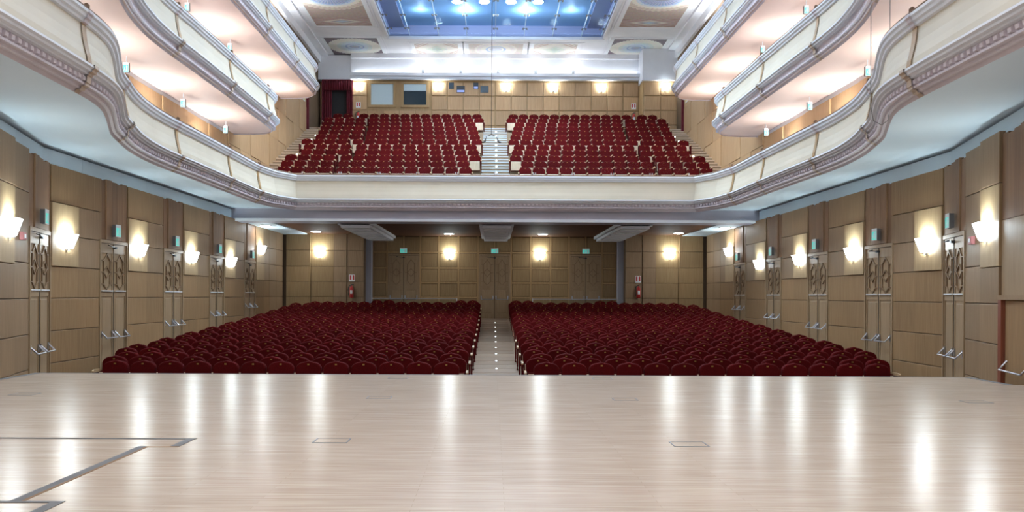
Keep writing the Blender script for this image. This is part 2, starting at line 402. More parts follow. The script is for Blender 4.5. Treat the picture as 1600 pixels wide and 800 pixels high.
def bar2(m, p, q, t=.026, y0=-.035, y1=0.):
    """flat bar between two (x,z) points"""
    dx, dz = q[0]-p[0], q[1]-p[1]; L_ = math.hypot(dx, dz); nx, nz = -dz/L_*t/2, dx/L_*t/2
    m.prism([(p[0]+nx,p[1]+nz),(p[0]-nx,p[1]-nz),(q[0]-nx,q[1]-nz),(q[0]+nx,q[1]+nz)], y0, y1)
_dm = {}
def door(n, loc, rz, width, z_floor, z_top, lat0, lat1, label, bar_h=1.07, sill='sign_white'):
    """double door with lattice panels above and plain panels below; local origin at the floor level z=0 abs"""
    d = struct(empty('door_%d' % n, (loc[0], loc[1], 0), rz), label); hw = width/2
    fr = MB(); fr.box(-hw,-hw+.06,-.05,.03,z_floor,z_top).box(hw-.06,hw,-.05,.03,z_floor,z_top).box(-hw+.06,hw-.06,-.05,.03,z_top-.08,z_top)
    fr.build('frame', M['wood_door'], d)
    MB().box(-hw+.06,hw-.06,.0,.03,z_floor,z_top-.08).build('backing', M['door_gap'], d)
    lw = (width-.12)/2-.012
    for s in (-1, 1):
        c = s*(lw/2+.010); x0, x1 = c-lw/2, c+lw/2
        lf = MB(); st_ = .055; y0, y1 = -.02, 0.
        lf.box(x0,x0+st_,y0,y1,z_floor,z_top-.09).box(x1-st_,x1,y0,y1,z_floor,z_top-.09)
        lf.box(x0+st_,x1-st_,y0,y1,lat1,z_top-.09).box(x0+st_,x1-st_,y0,y1,lat0-.14,lat0).box(x0+st_,x1-st_,y0,y1,z_floor,z_floor+.2)
        lf.box(x0+st_,x1-st_,-.006,.0,z_floor+.2,lat0-.14).box(x0+st_,x1-st_,-.006,.0,lat0,lat1)
        leaf = lf.build('leaf', M['wood_door'], d)
        px0, px1 = x0+st_+.05, x1-st_-.05
        MB().cbox(px0,px1,-.016,-.005,z_floor+.27,lat0-.20,.01).build('lower_panel', M['wood_door'], leaf)
        la = MB(); a, b = x0+st_, x1-st_; W = b-a; cx = (a+b)/2; h = lat1-lat0; f = lambda u, v: (a+u*W, lat0+v*h)
        q = .20
        for u in (q, 1-q): bar2(la, f(u,.17), f(u,.80))
        bar2(la, f(q,.80), f(.5,.97)); bar2(la, f(1-q,.80), f(.5,.97)); bar2(la, f(.5,.97), f(.5,1.0))
        bar2(la, f(q,.17), f(.5,.03)); bar2(la, f(1-q,.17), f(.5,.03))
        for v in (.17,.49,.80): bar2(la, f(0,v), f(q,v)); bar2(la, f(1-q,v), f(1,v))
        for (u0,v0),(u1,v1) in (((q,.49),(.5,.64)),((1-q,.49),(.5,.64)),((q,.49),(.5,.34)),((1-q,.49),(.5,.34))): bar2(la, f(u0,v0), f(u1,v1))
        la.build('lattice', M['lattice_wood'], leaf)
        MB().box(a-.01,b+.01,-.05,-.02,lat0-.02,lat0+.005).build('lattice_sill', M[sill], leaf)
        zb = z_floor+bar_h; pb = MB()
        xa, xb = x0+.06, x1-.06
        for x in (xa, xb):
            pb.box(x-.025,x+.025,-.045,-.02,zb-.02,zb+.14)
        pb.tube([(xa,-.04,zb+.10),(xa,-.16,zb-.03),(xb,-.16,zb-.03),(xb,-.04,zb+.10)], .018, 6)
        pb.build('push_bar', M['steel'], leaf)
    MB().box(-.006,.006,-.03,-.005,z_floor,z_top-.09).build('meeting_gap', M['door_gap'], d)
    cl = MB().box(-.04,.05,-.09,-.02,z_top-.20,z_top-.15); cl.tube([(0,-.07,z_top-.165),(-.34,-.12,z_top-.15)], .012, 5); cl.tube([(-.34,-.12,z_top-.15),(-.30,-.03,z_top-.12)], .012, 5)
    cl.build('door_closer', M['black_plastic'], d)
    return d

for side, sname in ((-1, 'left'), (1, 'right')):
    m = MB()
    def seg(D0, D1, off0, off1, z0, z1):
        pts = []
        for D in (D0, D1): pts += [(side*(wall_x(D)+off0), D), (side*(wall_x(D)+off1), D)]
        a, b, c, d_ = pts
        m.add([(*a,z0),(*b,z0),(*d_,z0),(*c,z0),(*a,z1),(*b,z1),(*d_,z1),(*c,z1)],
              [(0,3,2,1),(4,5,6,7),(0,1,5,4),(1,2,6,5),(2,3,7,6),(3,0,4,7)])
    seg(11.0, BEND, .02, .5, -.3, WOOD_TOP-.01); seg(BEND, 36.6, .02, .5, -.3, WOOD_TOP-.01)
    wall = struct(m.build('wall_'+sname, M['wood_joint']), 'wood panelled %s side wall of the stalls' % sname)
    up = MB().box(side*9.95, side*10.3, 11.0, 36.6, WOOD_TOP-.01, SOF1+.05)
    for i in range(7):
        m2 = MB(); m, m_keep = m2, m
        a_, b_ = (12.0+3.5*i, 15.495+3.5*i)
        if a_ < BEND < b_: seg(a_, BEND, .12, .3, WOOD_TOP-.02, Z(3.13)); seg(BEND, b_, .12, .3, WOOD_TOP-.02, Z(3.13))
        else: seg(a_, b_, .12, .3, WOOD_TOP-.02, Z(3.13))
        m2.build('white_board', M['soffit_white'], wall); m = m_keep
    up.build('upper_plaster', M['soffit_white'], wall)
    # columns of panels
    cols = []
    for k, (a, b) in enumerate(DOORS):
        cols.append(('lamp', b, b+COLW)); cols.append(('plain', b+COLW, b+2*COLW if k < 4 else b+2*COLW-.3))
    cols.append(('near', 14.86, 15.86)); cols.append(('nearlamp', 13.86, 14.86))
    cols.append(('far', 34.39, 35.5)); cols.append(('far', 35.5, 36.6))
    for k, (kind, a, b) in enumerate(cols):
        if kind == 'lamp':
            js = [JOINT[0],JOINT[1],JOINT[2],JOINT[3],JOINT[4],JOINT[6],JOINT[7]]
            if a > 32: js = JOINT
            for z0, z1 in zip(js[:-1], js[1:]):
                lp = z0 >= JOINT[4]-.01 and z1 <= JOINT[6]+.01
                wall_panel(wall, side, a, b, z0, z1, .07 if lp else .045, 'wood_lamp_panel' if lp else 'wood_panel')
        elif kind == 'nearlamp':
            js = [JOINT[0],JOINT[1],JOINT[2],JOINT[3],JOINT[4]-.05,JOINT[6],WOOD_TOP+.08]
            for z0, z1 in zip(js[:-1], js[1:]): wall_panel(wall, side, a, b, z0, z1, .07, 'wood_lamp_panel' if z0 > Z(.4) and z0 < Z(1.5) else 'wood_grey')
        else:
            js = JOINT if kind != 'near' else [JOINT[0],JOINT[1],JOINT[2],JOINT[3],JOINT[4],JOINT[6],WOOD_TOP+.05]
            for z0, z1 in zip(js[:-1], js[1:]):
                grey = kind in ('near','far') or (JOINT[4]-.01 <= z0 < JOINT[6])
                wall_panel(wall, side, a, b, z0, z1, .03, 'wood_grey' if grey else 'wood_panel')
    zt = Z(1.32)
    for k, (a, b) in enumerate(DOORS + [(12.36, 13.86)]):
        nb = 5
        for i in range(nb):
            D0 = a+(b-a)*i/nb; D1 = a+(b-a)*(i+1)/nb
            wall_panel(wall, side, D0, D1, zt, WOOD_TOP+.02*((i*2) % 3)-.02, .025+.010*((i*3) % 4), 'wood_brown', 'board')
        (x, y), rz = wall_frame(side, (a+b)/2)
        zf = stalls_floor((a+b)/2)
        wd = (b-a)*(math.hypot(1,SL) if b <= BEND else 1)
        dn = (k+1) if side < 0 else (k+7)
        where = ['nearest to the stage corner','second from the stage','third from the stage','fourth from the stage','farthest from the stage','beside the stage itself'][k]
        if k < 5:
            door(dn, (x, y), rz, wd, zf, zt, Z(.08), Z(1.00), 'lattice double door in the %s wall, %s' % (sname, where))
            (sx_, sy_), rz = wall_frame(side, (a+b)/2-.12)
            exit_sign((sx_-side*.10, sy_, zt+.09), rz, 'green exit sign above the %s wall door %s' % (sname, where.replace(' from the stage',' from stage')), 'exit signs above the stalls doors')
    # the doorway beside the stage on this side
    (x, y), rz = wall_frame(side, 13.1)
    if side > 0:
        d = struct(empty('door_12', (x, y, 0), rz), 'red-brown framed door beside the stage at the far right')
        MB().box(-.78,.78,-.03,.03,Z(.0),zt).build('head_panel', M['wood_door'], d)
        MB().box(-.80,.80,-.09,-.0,Z(-.03),Z(.05)).build('head_rail', M['wood_grey'], d)
        for sx in (-1, 1): MB().box(sx*.72-.08, sx*.72+.08, -.08, .03, STAGE_Z-1.0, Z(-.03)).build('jamb', M['red_door_frame'], d)
        lf = MB().cbox(-.64,.64,-.02,.02,STAGE_Z-1.0,Z(-.03),.02).build('leaf', M['wood_panel'], d)
        pb = MB().tube([(-.5,-.03,Z(-1.15)+.1),(-.5,-.15,Z(-1.2)),(.5,-.15,Z(-1.2)),(.5,-.03,Z(-1.15)+.1)], .016, 6); pb.build('push_bar', M['steel'], lf)
    grp = 'wall lamps along the side walls of the stalls'
    for k, (a, b) in enumerate(DOORS):
        D = b+COLW*.5; zl = Z(1.00) if k < 4 else Z(1.66)
        (x, y), rz = wall_frame(side, D)
        nm = ['between the first and second doors','between the second and third doors','between the third and fourth doors','between the fourth and fifth doors','high beyond the farthest door'][k]
        sconce((x-side*.075, y, zl), rz, 'glowing white wall lamp on the %s wall, %s' % (sname, nm), grp)
    (x, y), rz = wall_frame(side, 14.5)
    sconce((x-side*.075, y, Z(1.03)), rz, 'glowing white wall lamp on the %s wall, nearest the stage' % sname, grp)
    (x, y), rz = wall_frame(side, 15.35)
    cb = empty('alarm_box', (x-side*.035, y, Z(1.01)), rz)
    MB().cbox(-.10,.10,-.07,0,0,.15,.012).build('housing', M['call_box'], cb); MB().box(-.04,.04,-.078,-.07,.04,.11).build('button_plate', M['sign_white'], cb)
    tag(cb, 'small red alarm box under the near lamp on the %s wall' % sname, 'alarm box', 'alarm boxes')
    fb = struct(MB().box(min(side*10.4,side*9.9), max(side*10.4,side*9.9), 30, 46.3, Z(3.9), CEIL).build('wall_balcony_'+sname, M['wood_joint']), 'wood panelled %s side wall of the balcony' % sname)
    ncol = 9
    for i in range(ncol):
        for j, (z0, z1) in enumerate(((Z(4.2),Z(5.6)),(Z(5.6),Z(7.0)),(Z(7.0),Z(8.4)),(Z(8.4),Z(9.8)),(Z(9.8),Z(11.2)))):
            D0 = 30.0+i*1.38
            link('panel', panel_mesh(1.38, z1-z0, .03+.02*((i+j) % 2), 'wood_upper'), fb, (side*9.9, D0+.69, z0), PI/2 if side < 0 else -PI/2)
    # gallery walls above the stalls
    gw = struct(MB().box(min(side*10.4,side*9.95), max(side*10.4,side*9.95), 9.0, 30, SOF1, CEIL).build('wall_gallery_'+sname, M['plaster']), 'upper %s side wall behind the galleries' % sname)
    for i in range(10):
        D0 = 10.4+i*1.96
        link('panel', panel_mesh(1.96, 1.75, .03+.03*(i % 2), 'wood_upper'), gw, (side*9.95, D0+.98, Z(4.15)), PI/2 if side < 0 else -PI/2)

# ------------------------------------------------------------------ back wall of the stalls
BD = 38.2
bw = struct(MB().box(-6.1,6.1,BD+.02,BD+.5,.8,Z(2.9)).build('wall_back', M['wood_joint']), 'panelled back wall of the stalls with three doors')
RJ = [Z(-1.49), Z(-.79), Z(-.09), Z(.60), Z(1.29), Z(2.02), Z(2.80)]
door_x = [-4.27, 0.0, 4.27]
def bpanel(x0, x1, z0, z1, mat='wood_back', proud=.03):
    link('panel', panel_mesh(x1-x0-.10, z1-z0-.10, proud, mat), bw, ((x0+x1)/2, BD, z0+.05), 0)
xs = [-5.7,-5.05]+[-3.49,-2.71,-1.52,-.78]
cols_b = [(-5.72,-5.05),(-3.49,-2.62),(-2.62,-1.70),(-1.70,-.78)]
for x0, x1 in cols_b+[(-b, -a) for a, b in cols_b[::-1]]:
    for z0, z1 in zip(RJ[:-1], RJ[1:]): bpanel(x0, x1, z0, z1, 'wood_back')
for cx in door_x:
    MB().box(cx-.04,cx+.04,BD-.045,BD+.02,Z(2.06),Z(2.80)).build('stile', M['wood_frame'], bw)
    for s in (0, 1): bpanel(cx-.78+.78*s, cx+.78*s, Z(2.02), Z(2.80))
# pale rails between the panels
rails = MB()
for x in (-5.72,-5.05,-3.49,-2.62,-1.70,-.78,.78,1.70,2.62,3.49,5.05,5.72):
    MB().box(x-.045,x+.045,BD-.045,BD+.02,1.0,Z(2.80)).build('stile', M['wood_frame'], bw)
for z in (Z(-.09),Z(.60),Z(1.29)):
    for x0, x1 in ((-5.675,-5.095),(-3.445,-.825),(.825,3.445),(5.095,5.675)):
        MB().box(x0,x1,BD-.042,BD+.02,z-.04,z+.04).build('rail', M['wood_frame'], bw)
MB().box(-5.67,5.67,BD-.042,BD+.02,Z(2.02)-.04,Z(2.02)+.04).build('rail', M['wood_frame'], bw)
for k, cx in enumerate(door_x):
    nm = ['left of centre','at the aisle end','right of centre'][k]
    door(13+k, (cx, BD-.02), 0, 1.50, stalls_floor(BD), Z(1.95), Z(.45), Z(1.72), 'carved double door in the stalls back wall, '+nm, .93, 'wood_door')
    exit_sign((cx-.0, BD-.05, Z(1.98)), 0, 'green exit sign above the back wall door '+nm, 'exit signs on the stalls back wall').scale = (1.3,1,.8)
for s in (-1, 1):
    sd = 'left' if s < 0 else 'right'
    pc = struct(MB().box(min(s*5.72,s*5.98), max(s*5.72,s*5.98), BD-.5, BD-.1, 1.0, Z(2.80)).build('trim_1' if s < 0 else 'trim_2', M['column_white']), 'pale column on the %s of the stalls back wall' % sd)
    ob = struct(MB().box(min(s*5.95,s*9.9), max(s*5.95,s*9.9), 37.02, 37.5, .8, Z(2.85)).build('wall_back_'+sd, M['wood_joint']), '%s end of the stalls back wall' % sd)
    ocols = [(5.95,6.72),(6.72,7.32),(7.32,8.35),(8.35,9.45)]
    for i, (a, b) in enumerate(ocols):
        for z0, z1 in zip(RJ[:-1], RJ[1:]):
            link('panel', panel_mesh(b-a, z1-z0, (.03,.09,.05,.18)[i], 'wood_grey' if i in (0,1) else 'wood_back'), ob, (s*(a+b)/2, 37.0, z0), 0)
    sconce((s*7.95, 36.93, Z(1.72)), 0, 'glowing wall lamp at the %s end of the stalls back wall' % sd, 'wall lamps on the stalls back wall')
    sconce((s*2.12, BD-.04, Z(1.72)), 0, 'glowing wall lamp on the stalls back wall, %s of the centre door' % sd, 'wall lamps on the stalls back wall')

def extinguisher(loc, label, signlabel, sz):
    t = empty('fire_extinguisher', loc)
    MB().lathe([(.07,0),(.09,.02),(.09,.42),(.07,.48),(.03,.51),(.03,.55)], 14, (0,-.11,0)).build('cylinder', M['signal_red'], t, smooth=True)
    MB().box(-.02,.02,-.16,-.06,.55,.59).box(-.02,.10,-.13,-.09,.58,.61).build('valve_handle', M['black_plastic'], t)
    MB().tube([(-.02,-.11,.57),(-.12,-.12,.52),(-.15,-.13,.35),(-.13,-.13,.15),(-.11,-.13,.08)], .018, 6).build('hose', M['black_plastic'], t)
    MB().box(-.05,.05,-.205,-.199,.18,.34).build('instruction_label', M['sign_white'], t)
    MB().box(-.04,.04,-.02,0,.30,.50).build('wall_bracket', M['steel'], t)
    tag(t, label, 'fire extinguisher', 'fire extinguishers')
    s = empty('fire_sign', (loc[0], loc[1], sz))
    p = MB().box(-.17,.17,-.012,0,0,.42).build('plate', M['sign_white'], s)
    MB().box(-.13,-.04,-.016,-.012,.10,.38).box(.04,.13,-.016,-.012,.10,.38).build('red_bars', M['signal_red'], s)
    s.scale = (.78,1,.74)
    tag(s, signlabel, 'fire sign', 'fire extinguisher signs')
extinguisher((-6.48, 36.94, Z(-.12)), 'red fire extinguisher at the left end of the stalls back wall', 'red and white sign above the left stalls fire extinguisher', Z(.62))
extinguisher((6.52, 36.94, Z(-.08)), 'red fire extinguisher at the right end of the stalls back wall', 'red and white sign above the right stalls fire extinguisher', Z(.62))
for s in (-1, 1):
    r = empty('metal_railing', (s*3.75, 37.75, stalls_floor(37.75))); sd = 'left' if s < 0 else 'right'
    for x in (-1.98, 2.0): MB().box(x-.02,x+.02,-.02,.02,0,.98).build('post', M['white_metal'], r)
    MB().box(-1.96,1.98,-.015,.015,.945,.97).build('top_rail', M['steel'], r)
    for i in range(3): MB().box(-1.94+i*1.31,-.66+i*1.31,-.006,.006,.1,.92).build('glass_pane', M['rail_glass'], r)
    tag(r, 'low metal railing behind the last stalls row, %s of the aisle' % sd, 'railing', 'railings behind the stalls')

# ------------------------------------------------------------------ under-balcony ceiling
uc = struct(MB().box(-9.95,9.95,30.75,38.6,Z(2.78),Z(3.1)).build('ceiling_under_balcony', M['wood_ceiling']), 'dark brown wooden ceiling under the balcony')
for s in (-1, 1):
    MB().box(min(s*8.5,s*9.95), max(s*8.5,s*9.95), 30.75, 37.0, Z(2.74), Z(2.79)).build('white_margin', M['soffit_white'], uc)
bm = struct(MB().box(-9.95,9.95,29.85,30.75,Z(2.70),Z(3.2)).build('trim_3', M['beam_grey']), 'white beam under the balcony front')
MB().box(-9.95,9.95,29.78,29.85,Z(2.70),Z(2.80)).build('lower_lip', M['plaster'], bm)
for k, x in enumerate((-5.3, .05, 5.3)):
    b = MB().box(x-.55,x+.55,30.76,38.1,Z(2.55),Z(2.78)).box(x-.66,x+.66,30.76,38.1,Z(2.66),Z(2.78)); b.build('trim_%d' % (4+k), M['plaster'])
    o = bpy.data.objects['trim_%d' % (4+k)]; struct(o, 'white stepped ceiling beam under the balcony, '+['left','centre','right'][k])
    for i in range(9): MB().box(x-.50,x+.50,31.2+i*.78,31.5+i*.78,Z(2.52),Z(2.55)).build('beam_rib', M['plaster'], o)
def downlight(loc, label):
    t = empty('downlight', loc)
    MB().lathe([(.20,-.03),(.24,-.03),(.24,.0)], 20).build('trim_ring', M['white_metal'], t)
    MB().lathe([(.02,-.045),(.19,-.038),(.19,-.03)], 20).build('diffuser', M['downlight_glow'], t)
    tag(t, label, 'ceiling light', 'round ceiling lights under the balcony')
for x, D, lab in ((-2.05,36.4,'left of the centre beam'),(2.15,36.4,'right of the centre beam'),(-7.8,35.4,'near the left end of the back wall'),(8.0,35.4,'near the right end of the back wall')):
    downlight((x, D, Z(2.78)), 'round white ceiling light under the balcony, '+lab)
for s in (-1, 1): downlight((s*9.1, 32.2, Z(2.74)), 'round white ceiling light under the balcony, by the %s side wall' % ('left' if s < 0 else 'right'))

# ------------------------------------------------------------------ balcony and gallery fronts
def catmull(pts, n=6):
    out = []
    for i in range(len(pts)-1):
        p0, p1, p2, p3 = pts[max(i-1,0)], pts[i], pts[i+1], pts[min(i+2,len(pts)-1)]
        for k in range(n):
            t = k/n
            out.append(tuple(.5*((2*p1[j])+(-p0[j]+p2[j])*t+(2*p0[j]-5*p1[j]+4*p2[j]-p3[j])*t*t+(-p0[j]+3*p1[j]-3*p2[j]+p3[j])*t**3) for j in (0,1)))
    out.append(pts[-1]); return out
S_CURVE = catmull([(-6.30,8.6),(-6.34,10.6),(-6.40,12.3),(-6.46,13.1),(-6.60,13.75),(-6.86,14.45),(-7.13,15.1),(-7.43,15.85),(-7.66,16.7),(-7.90,17.7),(-8.06,18.9),(-8.10,20.2),(-8.07,21.6),(-8.05,24.3)], 5)
left1 = S_CURVE+[(-8.04,25.7),(-8.03,27.3),(-7.80,28.6),(-7.28,29.6)]
path1 = left1+[(-5.5,29.62),(-3,29.64),(0,29.65)]
path1 = path1+[(-x, y) for x, y in path1[:-1][::-1]]
def gallery_path(Dend):
    return S_CURVE+[(-8.05,25.5),(-8.05,27.0)]+([(-8.05,29),(-8.05,31),(-8.05,33),(-8.05,35)] if Dend > 35 else [])+[(-8.05,Dend-1.5),(-8.08,Dend-1.0),(-8.22,Dend-.5),(-8.55,Dend-.15),(-9.1,Dend),(-9.9,Dend)]
def mirror(p): return [(-x, y) for x, y in p[::-1]]
def norms(path):
    out = []
    for i in range(len(path)):
        def seg_n(a, b):
            tx, ty = b[0]-a[0], b[1]-a[1]; l = math.hypot(tx, ty) or 1; return (ty/l, -tx/l)
        n1 = seg_n(path[max(i-1,0)], path[max(i-1,0)+1]); n2 = seg_n(path[min(i,len(path)-2)], path[min(i,len(path)-2)+1])
        nx, ny = n1[0]+n2[0], n1[1]+n2[1]; l = math.hypot(nx, ny); nx, ny = nx/l, ny/l
        c = max(.5, nx*n1[0]+ny*n1[1]); out.append((nx/c, ny/c))
    return out
def sweep(path, nrm, prof, zt, close=False):
    m = MB(); n = len(prof)
    vs_ = [(p[0]+q[0]*o, p[1]+q[1]*o, zt+z) for p, q in zip(path, nrm) for o, z in prof]; fs_ = []
    for i in range(len(path)-1):
        for k in range(n if close else n-1):
            a, b = i*n+k, i*n+(k+1) % n
            fs_.append((a, a+n, b+n, b))
    if close: fs_ += [tuple(range(n)), tuple(range((len(path)-1)*n, len(path)*n))[::-1]]
    return m.add(vs_, fs_)
def arclen(path):
    s = [0.]
    for a, b in zip(path[:-1], path[1:]): s.append(s[-1]+math.hypot(b[0]-a[0], b[1]-a[1]))
    return s
def sub_path(path, nrm, s, s0, s1):
    """piece of a path between two arc lengths"""
    def at(t):
        for i in range(len(s)-1):
            if s[i] <= t <= s[i+1]+1e-9:
                f = (t-s[i])/max(1e-9, s[i+1]-s[i])
                return tuple(path[i][j]+(path[i+1][j]-path[i][j])*f for j in (0,1)), tuple(nrm[i][j]+(nrm[i+1][j]-nrm[i][j])*f for j in (0,1))
        return path[-1], nrm[-1]
    a = [at(s0)]+[(path[i], nrm[i]) for i in range(len(s)) if s0+1e-6 < s[i] < s1-1e-6]+[at(s1)]
    return [p for p, _ in a], [q for _, q in a]
RAILP = [(-.14,-.05),(-.14,0),(.09,.0),(.11,-.02),(.10,-.05)]
RIM = [(-.14,-.05),(.125,-.05),(.13,-.10),(.10,-.125),(.09,-.17),(.05,-.19),(.045,-.235),(.0,-.25)]
FASC = [(0,-.25),(.008,-.36),(.025,-.50),(.055,-.64),(.085,-.75),(.095,-.84),(.085,-.90)]
LOW = [(.085,-.90),(.20,-.905),(.21,-.945),(.17,-.965),(.165,-1.0),(.115,-1.01),(.11,-1.04),(.06,-1.045),(.055,-1.05)]
LOW2 = [(.055,-1.05),(.03,-1.16),(.065,-1.165),(.065,-1.20),(.0,-1.21),(-.01,-1.25),(-.06,-1.26),(-.10,-1.31)]
BACKP = [(-.14,-1.0),(-.14,-.05)]
def front(name, label, path, zt, strapD, rows=True):
    nrm = norms(path); s = arclen(path)
    b = struct(empty(name), label)
    sweep(path, nrm, RAILP, zt, True).build('handrail', M['rail_wood'], b)
    sweep(path, nrm, RIM, zt).build('rim_moulding', M['plaster'], b, smooth=False)
    sweep(path, nrm, LOW, zt).build('cornice_moulding', M['plaster'], b)
    sweep(path, nrm, LOW2, zt).build('base_moulding', M['moulding'], b)  # darker than the cornice above: the overhang's shade is put into the colour
    sweep(path, nrm, BACKP, zt).build('parapet_back', M['plaster'], b)
    cuts = [0.]
    for D, sg in strapD:
        best = min((abs(p[1]-D)+ (0 if p[0]*sg > 0 else 99), i) for i, p in enumerate(path))[1]
        # refine along neighbouring segments
        t = s[best]
        for i in (best-1, best):
            if 0 <= i < len(path)-1:
                y0, y1 = path[i][1], path[i+1][1]
                if min(y0,y1) <= D <= max(y0,y1) and abs(y1-y0) > 1e-6: t = s[i]+(D-y0)/(y1-y0)*(s[i+1]-s[i])
        cuts.append(t)
    cuts = sorted(cuts)+[s[-1]]
    for a, c in zip(cuts[:-1], cuts[1:]):
        if c-a < .05: continue
        p, n = sub_path(path, nrm, s, a, c); sweep(p, n, FASC, zt).build('fascia_panel', M['cream'], b, smooth=False)
    for t in cuts[1:-1]:
        p, n = sub_path(path, nrm, s, t-.075, t+.075)
        prof = [(o+.018, z) for o, z in FASC]
        sweep(p, n, [(0,-.25)]+prof+[(.08,-.90)], zt).build('strap', M['strap_tan'], b)
        prof2 = [(.10,-.895),(.222,-.90),(.228,-.95),(.19,-.975),(.182,-1.01),(.135,-1.02),(.127,-1.05),(.105,-1.06),(.10,-1.16),(.085,-1.165),(.085,-1.21),(.02,-1.22),(.01,-1.26),(-.045,-1.27),(-.085,-1.315)]
        sweep(p, n, prof2, zt).build('strap_foot', M['strap_pale'], b)
        prof3 = [(o+.012, z) for o, z in RIM[1:]]
        sweep(p, n, prof3, zt).build('strap_head', M['moulding'], b)
        q = ((p[0][0]+p[-1][0])/2+n[0][0]*.06, (p[0][1]+p[-1][1])/2+n[0][1]*.06, zt-.02)
        MB().lathe([(.03,0),(.05,.02),(.05,.06),(.02,.09)], 8).build('rail_knob', M['rail_wood'], b, q)
    return b, nrm, s
strapL = [12.5,16.55,20.5,24.4]
b1, n1, s1 = front('balcony_front', 'curved cream balcony front with white mouldings round the hall', path1, RAIL1, [(D,-1) for D in strapL+[27.35]]+[(D,1) for D in strapL+[27.35]])
# carved band of small leaves below the balcony front
den = MB(); t = 0.
while t < s1[-1]-.1:
    p, n = sub_path(path1, n1, s1, t, t+.075)
    sweep(p, n, [(.05,-1.16),(.095,-1.14),(.10,-1.09),(.075,-1.055)], RAIL1, True).v
    den.merge(sweep(p, n, [(.03,-1.155),(.085,-1.14),(.09,-1.09),(.055,-1.055)], RAIL1, True)); t += .15
d_ = den.build('carved_band', M['moulding'], b1); d_['kind'] = 'stuff'
def slab(name, label, path, zs, th, mat, matname='soffit'):
    nrm = norms(path); m = MB(); vs_ = []; fs_ = []
    for (x, y), q in zip(path, nrm):
        sx = -1 if x < 0 else 1
        a = (x-q[0]*.03, y-q[1]*.03); bb = (sx*9.97, y)
        vs_ += [(*a, zs),(*bb, zs),(*a, zs+th),(*bb, zs+th)]
    for i in range(len(path)-1):
        k = 4*i
        fs_ += [(k,k+1,k+5,k+4),(k+2,k+6,k+7,k+3),(k,k+4,k+6,k+2),(k+1,k+3,k+7,k+5)]
    m.add(vs_, fs_); return struct(m.build(name, M[mat]), label)
slab('ceiling_gallery_lower_left', 'pale blue-white underside of the first gallery on the left', left1, RAIL1-1.23, .30, 'soffit_white')
slab('ceiling_gallery_lower_right', 'pale blue-white underside of the first gallery on the right', mirror(left1), RAIL1-1.23, .30, 'soffit_white')
struct(MB().box(-9.97,9.97,29.72,46.3,RAIL1-1.23,Z(3.55)).build('floor_balcony', M['soffit_white']), 'balcony slab behind the curved front')
for lev, zt, Dend, straps in ((2, RAIL2, 30.6, [12.5,16.5,20.5,24.5,28.5]), (3, RAIL3, 37.4, [12.5,16.5,20.5,24.4,28.4,32.4,36.2])):
    for sg in (-1, 1):
        sd = 'left' if sg < 0 else 'right'; gp = gallery_path(Dend)
        if sg > 0: gp = mirror(gp)
        nm = 'middle' if lev == 2 else 'upper'
        front('gallery_front', 'cream front of the %s gallery on the %s side' % (nm, sd), gp, zt, [(D, sg) for D in straps])
        slab('ceiling_gallery_%s_%s' % (nm, sd), 'pinkish underside of the %s gallery on the %s' % (nm, sd), gp, zt-1.26, .3, 'soffit_pink')
# glass on the balcony rail
for i in range(10):
    x0 = -7.1+i*1.42
    g = empty('glass_barrier', (x0+.71, 29.68, RAIL1))
    MB().box(-.70,.70,-.006,.006,.0,.52).build('pane', M['rail_glass'], g)
    MB().box(-.69,-.65,-.02,.02,.0,.10).box(.65,.69,-.02,.02,.0,.10).build('clamp', M['steel'], g)
    tag(g, 'clear glass barrier on the balcony rail, %s pane from the left' % _ORD[i+1], 'glass barrier', 'glass barriers on the balcony rail')

# ------------------------------------------------------------------ balcony tiers and stairs
ROWD = [32.8+.98*i for i in range(12)]
ROWZ = [Z(5.2+.4136*i-.92) for i in range(12)]
WALK = Z(3.55)
tiers = struct(empty('floor_tiers'), 'stepped wooden balcony floor')
prev = WALK
for i in range(12):
    MB().box(-9.9,9.9,ROWD[i]-.70,ROWD[i]+.285 if i < 11 else 46.2,prev-.4,ROWZ[i]).build('tier', M['tier_wood'], tiers)
    prev = ROWZ[i]
for nm, x0, x1 in (('centre', -.60, .60), ('left', -9.88, -8.95), ('right', 8.95, 9.88)):
    stt = struct(empty('floor_stairs_'+nm), '%s stairs up through the balcony seats' % nm)
    prev = WALK
    for i in range(12):
        rise = ROWZ[i]-prev; f = ROWD[i]-.70
        stp = MB().box(x0,x1,f-.49,f,prev-.02,prev+rise/2).build('step', M['tier_wood'], stt)
        MB().box(x0,x1,f-.505,f-.40,prev+rise/2-.055,prev+rise/2+.004).build('nosing', M['nosing' if nm == 'centre' else 'ply'], stp)
        lip = MB().box(x0,x1,f-.015,f+.08,ROWZ[i]-.055,ROWZ[i]+.004).build('nosing', M['nosing' if nm == 'centre' else 'ply'], stt)
        prev = ROWZ[i]
        if nm == 'centre':
            lx = .05
        else: lx = (x0+x1)/2+(.28 if nm == 'left' else -.28)
        l = MB().lathe([(.035,0),(.045,.006),(.02,.02)], 8); o = empty('step_light', (lx, f-.515, ROWZ[i]-rise*.72))
        a = l.build('lens', M['step_led'], o); a.rotation_euler = (PI/2, 0, 0)
        r2 = MB().lathe([(.05,-.004),(.055,.0)], 8).build('bezel', M['steel'], o); r2.rotation_euler = (PI/2, 0, 0)
        tag(o, 'small white step light on the %s balcony stairs, %s from the bottom' % (nm, _ORD[i+1]), 'step light', 'step lights on the balcony stairs')
